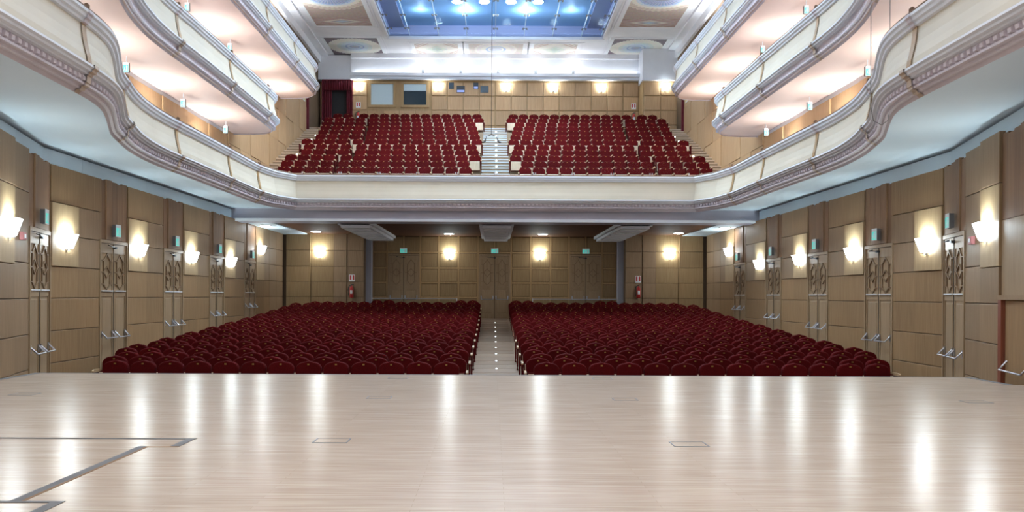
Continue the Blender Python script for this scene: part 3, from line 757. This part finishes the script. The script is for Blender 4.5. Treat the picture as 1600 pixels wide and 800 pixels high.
# aisle lights in the stalls floor
for k in range(9):
    D = 22.35+1.72*k
    o = empty('aisle_light', (.03, D, stalls_floor(D)+.014))
    MB().lathe([(.04,0),(.045,.0),(.04,.01)], 10).build('bezel', M['steel'], o); MB().lathe([(.028,.012),(.024,.022),(.01,.028)], 10).build('lens', M['step_led'], o)
    tag(o, 'small white floor light in the stalls aisle, %s from the stage' % _ORD[k+1], 'floor light', 'floor lights in the stalls aisle')

# ------------------------------------------------------------------ seats
def seat_outline(w_, z0, z1, r, crown=.025, n=6):
    hw = w_/2; pts = [(-hw+.02, z0), (hw-.02, z0)]
    for k in range(n+1):
        a = PI/2*k/n; pts.append((hw-r+r*math.cos(a), z1-crown-r*.8+r*.8*math.sin(a)))
    pts.append((0, z1))
    for k in range(n+1):
        a = PI/2+PI/2*k/n; pts.append((-hw+r+r*math.cos(a), z1-crown-r*.8+r*.8*math.sin(a)))
    return pts
def back_mb():
    m = MB(); ol = seat_outline(.515, .40, .93, .17); n = len(ol); cx, cz = 0, .68
    def ring_(sc, y): return [(x*sc[0], y+(z-.4)*.16, cz+(z-cz)*sc[1]) for x, z in ol]
    rs = [ring_((.86,.90), -.055), ring_((.95,.965), -.045), ring_((1,1), -.01), ring_((1,1), .035), ring_((.94,.96), .05)]
    vs_ = [p for R in rs for p in R]; fs_ = [tuple(range(n))]
    for i in range(len(rs)-1):
        for k in range(n): fs_.append((i*n+k, (i+1)*n+k, (i+1)*n+(k+1) % n, i*n+(k+1) % n))
    fs_.append(tuple(range((len(rs)-1)*n, len(rs)*n))[::-1])
    return m.add(vs_, fs_)
def pan_mb():
    m = MB(); ol = [(-.22,.20),(.22,.20),(.24,.26),(.24,.56),(.21,.62),(-.21,.62),(-.24,.56),(-.24,.26)]
    m.prism([p for p in ol], -.17, -.07); return m
def under_mb(): return MB().cbox(-.215,.215,-.185,-.17,.22,.60,.008)
def arm_mb(): return MB().prism([(-.33,.60),(-.33,.635),(-.29,.655),(.02,.655),(.02,.60)], .253, .298, 'x')
def side_mb():
    m = MB(); m.prism([(-.26,.10),(-.31,.60),(.03,.60),(.05,.10)], .258, .292, 'x'); m.box(.262,.288,-.16,-.04,0,.10); m.box(.25,.30,-.24,.04,0,.015); return m
def plate_mb():
    m = MB(); y = -.055+(.86-.4)*.16-.006; m.box(-.019,.019,y-.006,y+.02,.848,.874); return m
ME = {k: f.mesh(k, M[mt], sm) for k, f, mt, sm in (('backrest', back_mb(), 'velvet', False), ('seat_pan', pan_mb(), 'velvet', False), ('underside_panel', under_mb(), 'ply', False),
      ('armrest', arm_mb(), 'arm_wood', False), ('side_panel', side_mb(), 'velvet', False), ('number_plate', plate_mb(), 'brass', False))}
ARM_L = MB().merge(arm_mb(), (-.551,0,0)).mesh('armrest', M['arm_wood']); SIDE_L = MB().merge(side_mb(), (-.551,0,0)).mesh('side_panel', M['velvet'])
def make_seat(name, loc, extra_left, label, cat, group):
    t = empty(name, loc)
    b = link('backrest', ME['backrest'], t); link('number_plate', ME['number_plate'], b)
    p = link('seat_pan', ME['seat_pan'], t); link('underside_panel', ME['underside_panel'], p)
    link('armrest', ME['armrest'], t); link('side_panel', ME['side_panel'], t)
    if extra_left: link('armrest', ARM_L, t); link('side_panel', SIDE_L, t)
    return tag(t, label, cat, group)
SEAT_SHAPES = {}
def stuff_seats(name, places, label, cat):
    """the seats too far back to be told apart, as one mesh with several materials"""
    parts = [('velvet', [back_mb(), pan_mb(), side_mb()]), ('ply', [under_mb()]), ('arm_wood', [arm_mb()]), ('brass', [plate_mb()])]
    m = MB(); idx = []; mats = [M[p[0]] for p in parts]
    for loc in places:
        for k, (_, ms) in enumerate(parts):
            for q in ms:
                m.merge(q, loc); idx += [k]*len(q.f)
    me = m.mesh(name, None)
    for x in mats: me.materials.append(x)
    me.polygons.foreach_set('material_index', idx); me.update()
    o = link(name, me); tag(o, label, cat, kind='stuff'); return o
PITCH = .551
far = []
def row_word(r): return 'front' if r == 0 else _ORD[r+1]
for r in range(25):
    D = 16.2+.88*r
    if r == 24: D = 37.35
    if r == 23: D = 36.4
    z = stalls_floor(D)
    n = 13 if r == 0 else 14 if r in (1, 2) else 15
    if r == 22: n = 15
    if r == 23: n = 14
    c0 = 1.0 if r % 2 == 0 else .88
    if r == 24: idxs = [0, 1, 7, 8]
    else: idxs = range(n)
    for sg in (-1, 1):
        sd = 'left' if sg < 0 else 'right'
        for i in idxs:
            x = sg*(c0+i*PITCH)
            if r < 10:
                last = (i == n-1) if sg < 0 else (i == 0)
                make_seat('stalls_seat', (x, D, z), last, 'dark red velvet seat in the %s row of the %s stalls, %s from the aisle' % (row_word(r), sd, _ORD[i+1]), 'theatre seat', 'red seats in the stalls')
            else: far.append((x, D, z))
stuff_seats('distant_stalls_seating', far, 'dark red rows of velvet seats at the rear of the stalls', 'seating')
R_END = [.93,1.06,.60,.70,.81,.59,.70,.79,.88,.98,.57,.70]
R_N = [14,14,15,14,14,15,14,14,14,14,15,14]
last_row = []
for r in range(12):
    for sg in (-1, 1):
        sd = 'left' if sg < 0 else 'right'
        for i in range(R_N[r]):
            gap = .16 if i >= R_N[r]-4 else 0
            if r == 11: gap = .30 if i >= 12 else 0
            x = sg*(R_END[r]+PITCH/2+i*PITCH+gap)
            if r == 11: last_row.append((x, ROWD[r], ROWZ[r])); continue
            last = (i == R_N[r]-1) if sg < 0 else (i == 0)
            make_seat('balcony_seat', (x, ROWD[r], ROWZ[r]), last, 'red balcony seat in the %s row, %s block, %s from the centre stairs' % (row_word(r), sd, _ORD[i+1]), 'balcony seat', 'red seats on the balcony')
stuff_seats('rearmost_balcony_seating', last_row, 'topmost row of red seats along the balcony back wall', 'seating')

# ------------------------------------------------------------------ balcony back wall
UD = 45.5
ub = struct(MB().box(-8.05,8.05,UD+.02,UD+.5,Z(7.5),CEIL).build('wall_balcony_back', M['wood_frame']), 'panelled back wall of the balcony')
zs = [Z(8.75),Z(9.5),Z(10.35),Z(11.15),Z(11.95)]
def ucol(x0, x1, js):
    for z0, z1 in zip(js[:-1], js[1:]): link('panel', panel_mesh(x1-x0-.05, z1-z0-.05, .03, 'wood_upper'), ub, ((x0+x1)/2, UD, z0+.025), 0)
ncols = 18
for i in range(ncols):
    x0 = -8.05+i*16.1/ncols; x1 = x0+16.1/ncols
    if x1 > -7.1 and x0 < -3.6: js = zs[:3]
    else: js = zs
    ucol(x0, x1, js)
def window(n, x0, x1, z0, z1, split, label):
    wdw = struct(empty('window_%d' % n, ((x0+x1)/2, UD, z0)), label); hw = (x1-x0)/2; h = z1-z0
    MB().box(-hw-.14,-hw,-.06,.02,-.14,h+.14).box(hw,hw+.14,-.06,.02,-.14,h+.14).box(-hw,hw,-.06,.02,-.14,0).box(-hw,hw,-.06,.02,h,h+.14).build('window_frame', M['wood_frame'], wdw)
    MB().box(-hw,hw,-.015,-.01,0,h).build('pane', M['rail_glass'], wdw)
    MB().box(-hw,hw,.0,.015,split*h,h).build('blind', M['blind'], wdw)
    if split > 0: MB().box(-hw,hw,.005,.015,0,split*h).build('dark_opening', M['window_dark'], wdw)
window(1, -6.95,-5.70, Z(10.65), Z(11.82), 0, 'control room window with white blind drawn down')
window(2, -5.12,-3.85, Z(10.65), Z(11.82), .68, 'control room window with white blind half drawn over dark glass')
for k, (x, z, w_, h, m_, lab) in enumerate(((-2.45,11.55,.22,.30,'window_dark','small upper projection port nearest the window'),(-1.93,11.35,.40,.32,'screen_blue','wider lower projection port with blue glow, left of the pair'),
                                  (-1.08,11.55,.22,.30,'screen_blue','small upper projection port right of centre, with bright lens'),(-.60,11.35,.40,.32,'window_dark','wider lower dark projection port nearest the cable'))):
    o = empty('projection_port', (x, UD, Z(z)))
    MB().box(-w_/2-.03,w_/2+.03,-.035,0,0,h+.06).build('frame', M['black_plastic'], o)
    MB().box(-w_/2,w_/2,-.04,-.035,.03,h*.45 if m_ == 'screen_blue' else h+.03).build('lens_window', M[m_], o)
    tag(o, lab, 'projection port', 'projection ports')
for k, x in enumerate((-7.62, -3.2, .62, 3.25, 5.95)):
    sconce((x, UD-.03, Z(11.45)), 0, 'glowing wall lamp on the balcony back wall, %s from the left' % _ORD[k+1], 'wall lamps on the balcony back wall')
# right hand corner block
rb = struct(MB().box(8.05,9.95,44.32,46,Z(7.5),CEIL).build('wall_balcony_corner', M['wood_frame']), 'panelled corner wall at the right of the balcony')
for i in range(2):
    x0 = 8.08+i*.92
    for z0, z1 in zip([Z(8.7)]+[Z(z) for z in (9.35,10.15,10.95,11.7)][:-1], [Z(z) for z in (9.35,10.15,10.95,11.7)]):
        link('panel', panel_mesh(.87, z1-z0-.05, .03, 'wood_upper'), rb, (x0+.46, 44.30, z0), 0)
MB().box(8.0,9.98,44.15,45.4,Z(11.75),CEIL).build('cornice', M['plaster'], rb)
sconce((9.25, 44.26, Z(11.2)), 0, 'glowing wall lamp on the right corner wall of the balcony', 'wall lamps on the balcony back wall')
# left hand curtained doorway
ld = struct(empty('door_16', (-8.83, UD-.02, Z(8.6))), 'curtained dark doorway at the back left of the balcony')
MB().box(-.80,.80,.35,.4,0,3.4).build('dark_recess', M['dark'], ld)
MB().box(-.86,-.80,-.06,.4,0,3.45).box(.80,.86,-.06,.4,0,3.45).box(-.86,.86,-.06,.4,3.40,3.45).build('frame', M['curtain'], ld)
def curtain(name, x0, x1, z0, z1, parent, waves, y=.05):
    m = MB(); n = waves*6; vs_ = []; fs_ = []
    for k in range(n+1):
        x = x0+(x1-x0)*k/n; yy = y+.05*math.sin(2*PI*k/6)
        vs_ += [(x, yy, z0), (x, yy, z1), (x, yy+.02, z0), (x, yy+.02, z1)]
    for k in range(n):
        a = 4*k; fs_ += [(a, a+4, a+5, a+1), (a+2, a+3, a+7, a+6), (a+1, a+5, a+7, a+3), (a, a+2, a+6, a+4)]
    m.add(vs_, fs_).build(name, M['curtain'], parent, smooth=True)
curtain('curtain', -.79, -.32, 0, 3.0, ld, 4); curtain('curtain', .50, .79, 0, 3.0, ld, 3); curtain('pelmet', -.80, .80, 2.85, 3.40, ld, 12, -.02)
struct(MB().box(-9.97,-8.0,45.95,46.3,Z(7.5),CEIL).build('wall_balcony_left_end', M['wood_upper']), 'wall behind the curtained doorway')
MB().box(-9.97,-7.95,UD-.06,UD+.4,Z(12.05),Z(13.4)).build('lintel', M['plaster'], bpy.data.objects['wall_balcony_left_end'])
for s in (-1, 1):
    sd = 'left' if s < 0 else 'right'
    struct(MB().box(min(s*9.78,s*9.9), max(s*9.78,s*9.9), 42.6, 42.75, Z(8.4), Z(11.4)).build('trim_7' if s < 0 else 'trim_8', M['curtain']), 'dark red door jamb on the %s balcony wall' % sd)
    p = empty('yellow_notice', (s*9.855, 41.8, Z(10.0)), PI/2 if s < 0 else -PI/2)
    MB().box(-.28,.28,-.015,0,0,.72).build('plate', M['sign_white'], p); MB().box(-.22,.22,-.02,-.015,.06,.66).build('yellow_field', M['sign_yellow'], p)
    MB().prism([(-.14,.36),(.0,.20),(.14,.36),(.06,.36),(.06,.55),(-.06,.55),(-.06,.36)], -.024, -.02).build('black_arrow', M['black_plastic'], p)
    tag(p, 'upright yellow and black notice on the %s balcony side wall' % sd, 'notice', 'yellow notices')
extinguisher((-7.65, UD-.02, Z(9.65)), 'fire extinguisher behind the top balcony row on the left', 'red and white fire sign under the leftmost balcony lamp', Z(10.48))
extinguisher((7.75, UD-.02, Z(9.65)), 'fire extinguisher behind the top balcony row on the right', 'red and white fire sign on the balcony wall at the right', Z(10.48))

# ------------------------------------------------------------------ ceiling
ce = MB(); T = .5
OX, OY0, OY1 = 5.55, 18.0, 42.25  # opening carried on towards the stage for the added lamp rows
def coffered(x0, x1, y0, y1): ce.box(x0,x1,y0,y1,CEIL,CEIL+T)
coffered(-10.4,10.4,9.0,OY0); coffered(-10.4,-OX,OY0,46.4); coffered(OX,10.4,OY0,46.4); coffered(-OX,OX,OY1,46.4)
ceil = struct(ce.build('ceiling', M['plaster']), 'white coffered ceiling with painted ornamental panels')
def painted(cx, cy, hx, hy, mat):
    p = MB().box(-hx,hx,-hy,hy,-.012,.0).build('painted_panel', M[mat], ceil, (cx, cy, CEIL))
    f = MB(); 
    for (w0, w1, h) in ((.0,.10,.035),(.14,.22,.02)):
        X0, X1, Y0, Y1 = hx+w0, hx+w1, hy+w0, hy+w1
        f.box(-X1,X1,-Y1,-Y0,-h,0).box(-X1,X1,Y0,Y1,-h,0).box(-X1,-X0,-Y0,Y0,-h,0).box(X0,X1,-Y0,Y0,-h,0)
    f.build('panel_frame', M['plaster'], ceil, (cx, cy, CEIL))
    b = MB(); t = .13; b.box(-hx,hx,-hy,-hy+t*.4,-.02,-.012).box(-hx,hx,hy-t*.4,hy,-.02,-.012).box(-hx,-hx+t,-hy,hy,-.02,-.012).box(hx-t,hx,-hy,hy,-.02,-.012)
    b.build('painted_border', M['blind'], ceil, (cx, cy, CEIL))
for s in (-1, 1):
    painted(s*7.62, 44.05, 1.52, 1.58, 'painted_medallion')
    painted(s*7.55, 37.0, 1.52, 3.7, 'painted_coffer')
    MB().box(min(s*9.35,s*9.75), max(s*9.35,s*9.75), 9.0, 46.0, CEIL-.12, CEIL).build('side_cornice', M['plaster'], ceil)
    MB().box(min(s*9.75,s*9.99), max(s*9.75,s*9.99), 9.0, 46.0, CEIL-.5, CEIL).build('side_cove', M['plaster'], ceil)
for x, mt, hx in ((-3.2,'painted_lozenge',1.30),(.02,'painted_fan',1.60),(3.24,'painted_lozenge',1.30)): painted(x, 44.45, hx, 1.08, mt)
# skylight well
well = MB(); H = CEIL+.55
well.box(-OX,OX,OY0,OY1,H,H+.1)
wl = well.build('skylight_back', M['skylight_blue'], ceil)
ws = MB().box(-OX-.1,-OX+.03,OY0,OY1,CEIL+.02,H).box(OX-.03,OX+.1,OY0,OY1,CEIL+.02,H).box(-OX,OX,OY1-.03,OY1+.1,CEIL+.02,H).box(-OX,OX,OY0-.1,OY0+.03,CEIL+.02,H)
ws.build('skylight_side', M['skylight_side'], ceil)
for s in (-1, 1):
    MB().box(min(s*4.75,s*5.54), max(s*4.75,s*5.54), OY0+.02, OY1-.02, H-.12, H-.01).build('skylight_margin', M['skylight_side'], ceil)
fr = MB().box(-OX-.12,OX+.12,OY1-.0,OY1+.14,CEIL-.14,CEIL).box(-OX-.14,-OX,OY0,OY1,CEIL-.10,CEIL).box(OX,OX+.14,OY0,OY1,CEIL-.10,CEIL)
fr.build('skylight_frame', M['plaster'], ceil)
xsg = [-5.5,-4.45,-2.95,-1.48,0,1.48,2.95,4.45,5.5]; ysg = [42.2,40.9]+[38.95-1.95*k for k in range(11)]
for i in range(8):
    for j in range(len(ysg)-1):
        MB().box(xsg[i]+.012,xsg[i+1]-.012,ysg[j+1]+.012,ysg[j]-.012,CEIL-.02,CEIL-.005).build('glass_pane', M['ceiling_glass'], ceil)
for i in range(9):
    for y in ysg[1:4]:
        m = MB()
        for dx in (-.09,.09):
            for dy in (-.07,.07): m.lathe([(.035,-.04),(.045,-.02),(.045,0)], 8, (dx,dy,0))
        m.box(-.10,.10,-.012,.012,-.005,.02); m.build('spider_fitting', M['trap_steel'], ceil, (xsg[i] if 0 < i < 8 else xsg[i]*.97, y, CEIL-.02))
    MB().box(-.012,.012,OY0,OY1,.0,.10).build('glass_fin', M['blind'], ceil, (xsg[i], 0, CEIL+.02))
for j in range(5):  # rows nearest the stage are unseen, added to light the balcony front
    for k in range(4):
        x = -1.83+1.28*k; D = 38.6-j*4.3
        o = empty('skylight_lamp', (x, D, H-.02))
        MB().lathe([(.24,-.05),(.28,-.05),(.28,0)], 20).build('trim_ring', M['white_metal'], o)
        MB().lathe([(.02,-.075),(.23,-.065),(.23,-.05)], 20).build('diffuser', M['sky_disc'], o)
        l = bpy.data.lights.new('skylight_lamp_light', 'SPOT'); l.energy = 680; l.spot_size = math.radians(150); l.spot_blend = .6; l.shadow_soft_size = .2; l.color = (1.0,.97,.94)
        lo = bpy.data.objects.new('lamp_beam', l); lo.location = (0,0,-.12); COL.objects.link(lo); lo.parent = o
        tag(o, 'round lamp behind the ceiling glass, %s from the left in the %s row' % (_ORD[k+1], ['rear','second','third','fourth','front'][j]), 'ceiling lamp', 'lamps behind the ceiling glass')
for x in (-3.7,-1.48,1.48,3.7):  # unseen point lights added to brighten the blue well
    for D in (22.7,28.5,33.5,37.0,39.9):
        l = bpy.data.lights.new('well_fill_light', 'POINT'); l.energy = 55*(1.5 if abs(x) < 3 else .5); l.shadow_soft_size = .1; l.color = (.80,.90,1.0)
        lo = bpy.data.objects.new('well_fill_light', l); lo.location = (x, D, CEIL+.22); COL.objects.link(lo); lo.parent = ceil
# cornice above the balcony back wall
co = struct(MB().box(-8.05,8.05,45.35,45.9,Z(12.15),CEIL).build('trim_9', M['plaster']), 'white cornice above the balcony back wall')
MB().box(-8.05,8.02,44.95,45.35,Z(12.15),Z(12.32)).box(-8.05,8.02,45.1,45.35,Z(12.0),Z(12.15)).build('ledge', M['plaster'], co)
MB().box(-8.05,8.02,45.2,45.35,Z(13.2),CEIL).build('upper_moulding', M['plaster'], co)
ct = empty('cove_light', (0, 45.2, Z(12.32))); MB().box(-7.9,7.9,-.05,.05,0,.015).build('tray', M['white_metal'], ct)
MB().box(-7.85,7.85,-.03,.03,.015,.03).build('light_strip', M['cove_glow'], ct)
tag(ct, 'long hidden light strip along the cornice ledge over the balcony', 'cove light')
for k in range(5):
    x = -4.0+2.08*k; o = empty('cornice_spotlight', (x, 45.0, Z(12.32)))
    MB().lathe([(.07,0),(.09,.02),(.10,.16),(.11,.18)], 14).build('can', M['white_metal'], o)
    MB().lathe([(.02,.19),(.09,.20),(.07,.23),(.02,.25)], 12).build('lens', M['spot_lens'], o)
    l = bpy.data.lights.new('cornice_spot_light', 'POINT'); l.energy = 9; l.shadow_soft_size = .10; l.color = (.95,.97,1.0)
    lo = bpy.data.objects.new('spot_beam', l); lo.location = (0,-.42,.50); COL.objects.link(lo); lo.parent = o
    tag(o, 'bright spotlight on the cornice ledge, %s from the left' % _ORD[k+1], 'spotlight', 'spotlights on the balcony cornice')

# ------------------------------------------------------------------ gallery lamps and signs
for s in (-1, 1):
    sd = 'left' if s < 0 else 'right'; rz = PI/2 if s < 0 else -PI/2
    for lev, zl, Ds, nm in ((1, SOF2-1.55, (15.2,19.1,23.0,27.0), 'first'), (2, SOF3-1.55, (15.2,19.1,23.0,27.3,31.6,35.3), 'middle'), (3, SOF3+2.6, (15.2,19.1,23.0,27.3,31.8,36.0), 'upper')):
        for k, D in enumerate(Ds):
            x = s*(9.86 if D < 30 else 9.80)
            sconce((x, D, zl), rz, 'wall lamp in the %s gallery on the %s, %s from the stage' % (nm, sd, _ORD[k+1]), 'wall lamps in the galleries')
    for lev, zl, Ds, nm in ((1, RAIL2-1.26-.42, (20.7,24.5,28.4), 'first'), (2, RAIL3-1.26-.42, (24.8,28.8), 'middle')):
        for k, D in enumerate(Ds):
            eo = exit_sign((s*9.42, D, zl), 0, 'small green exit sign hanging in the %s %s gallery, %s from the stage' % (sd, nm, _ORD[k+1]), 'exit signs hanging in the galleries', .85); eo.scale = (.55,.85,.85)
            MB().box(-.012,.012,-.06,-.04,.30,.43/.85).build('hanger_rod', M['white_metal'], eo)

# ------------------------------------------------------------------ hanging microphone and cables
mc = empty('hanging_microphone', (-.13, 20.0, Z(3.75)))
MB().tube([(0,0,.22),(0,0,CEIL-Z(3.75))], .008, 5).build('cable', M['black_plastic'], mc)
MB().tube([(-.15,0,.08),(-.12,0,.17),(0,0,.215),(.12,0,.17),(.15,0,.08)], .008, 6).build('mounting_bar', M['black_plastic'], mc)
for s in (-1, 1): MB().tube([(s*.15,0,.10),(s*.16,-.02,.04),(s*.22,-.05,.01)], [.014,.02,.022], 7).build('microphone', M['black_plastic'], mc)
tag(mc, 'stereo microphone pair hanging on a thin cable in front of the balcony', 'microphone')
lc = MB().tube([(6.41,14.0,CEIL),(6.41,14.0,Z(3.3)),(6.46,14.0,Z(3.05)),(6.60,14.0,Z(2.97)),(6.71,14.0,Z(3.05)),(6.74,14.0,Z(3.3)),(6.74,14.0,CEIL)], .006, 5)
tag(lc.build('cable_loop', M['trap_steel']), 'thin hanging cable loop in front of the right gallery', 'cable')
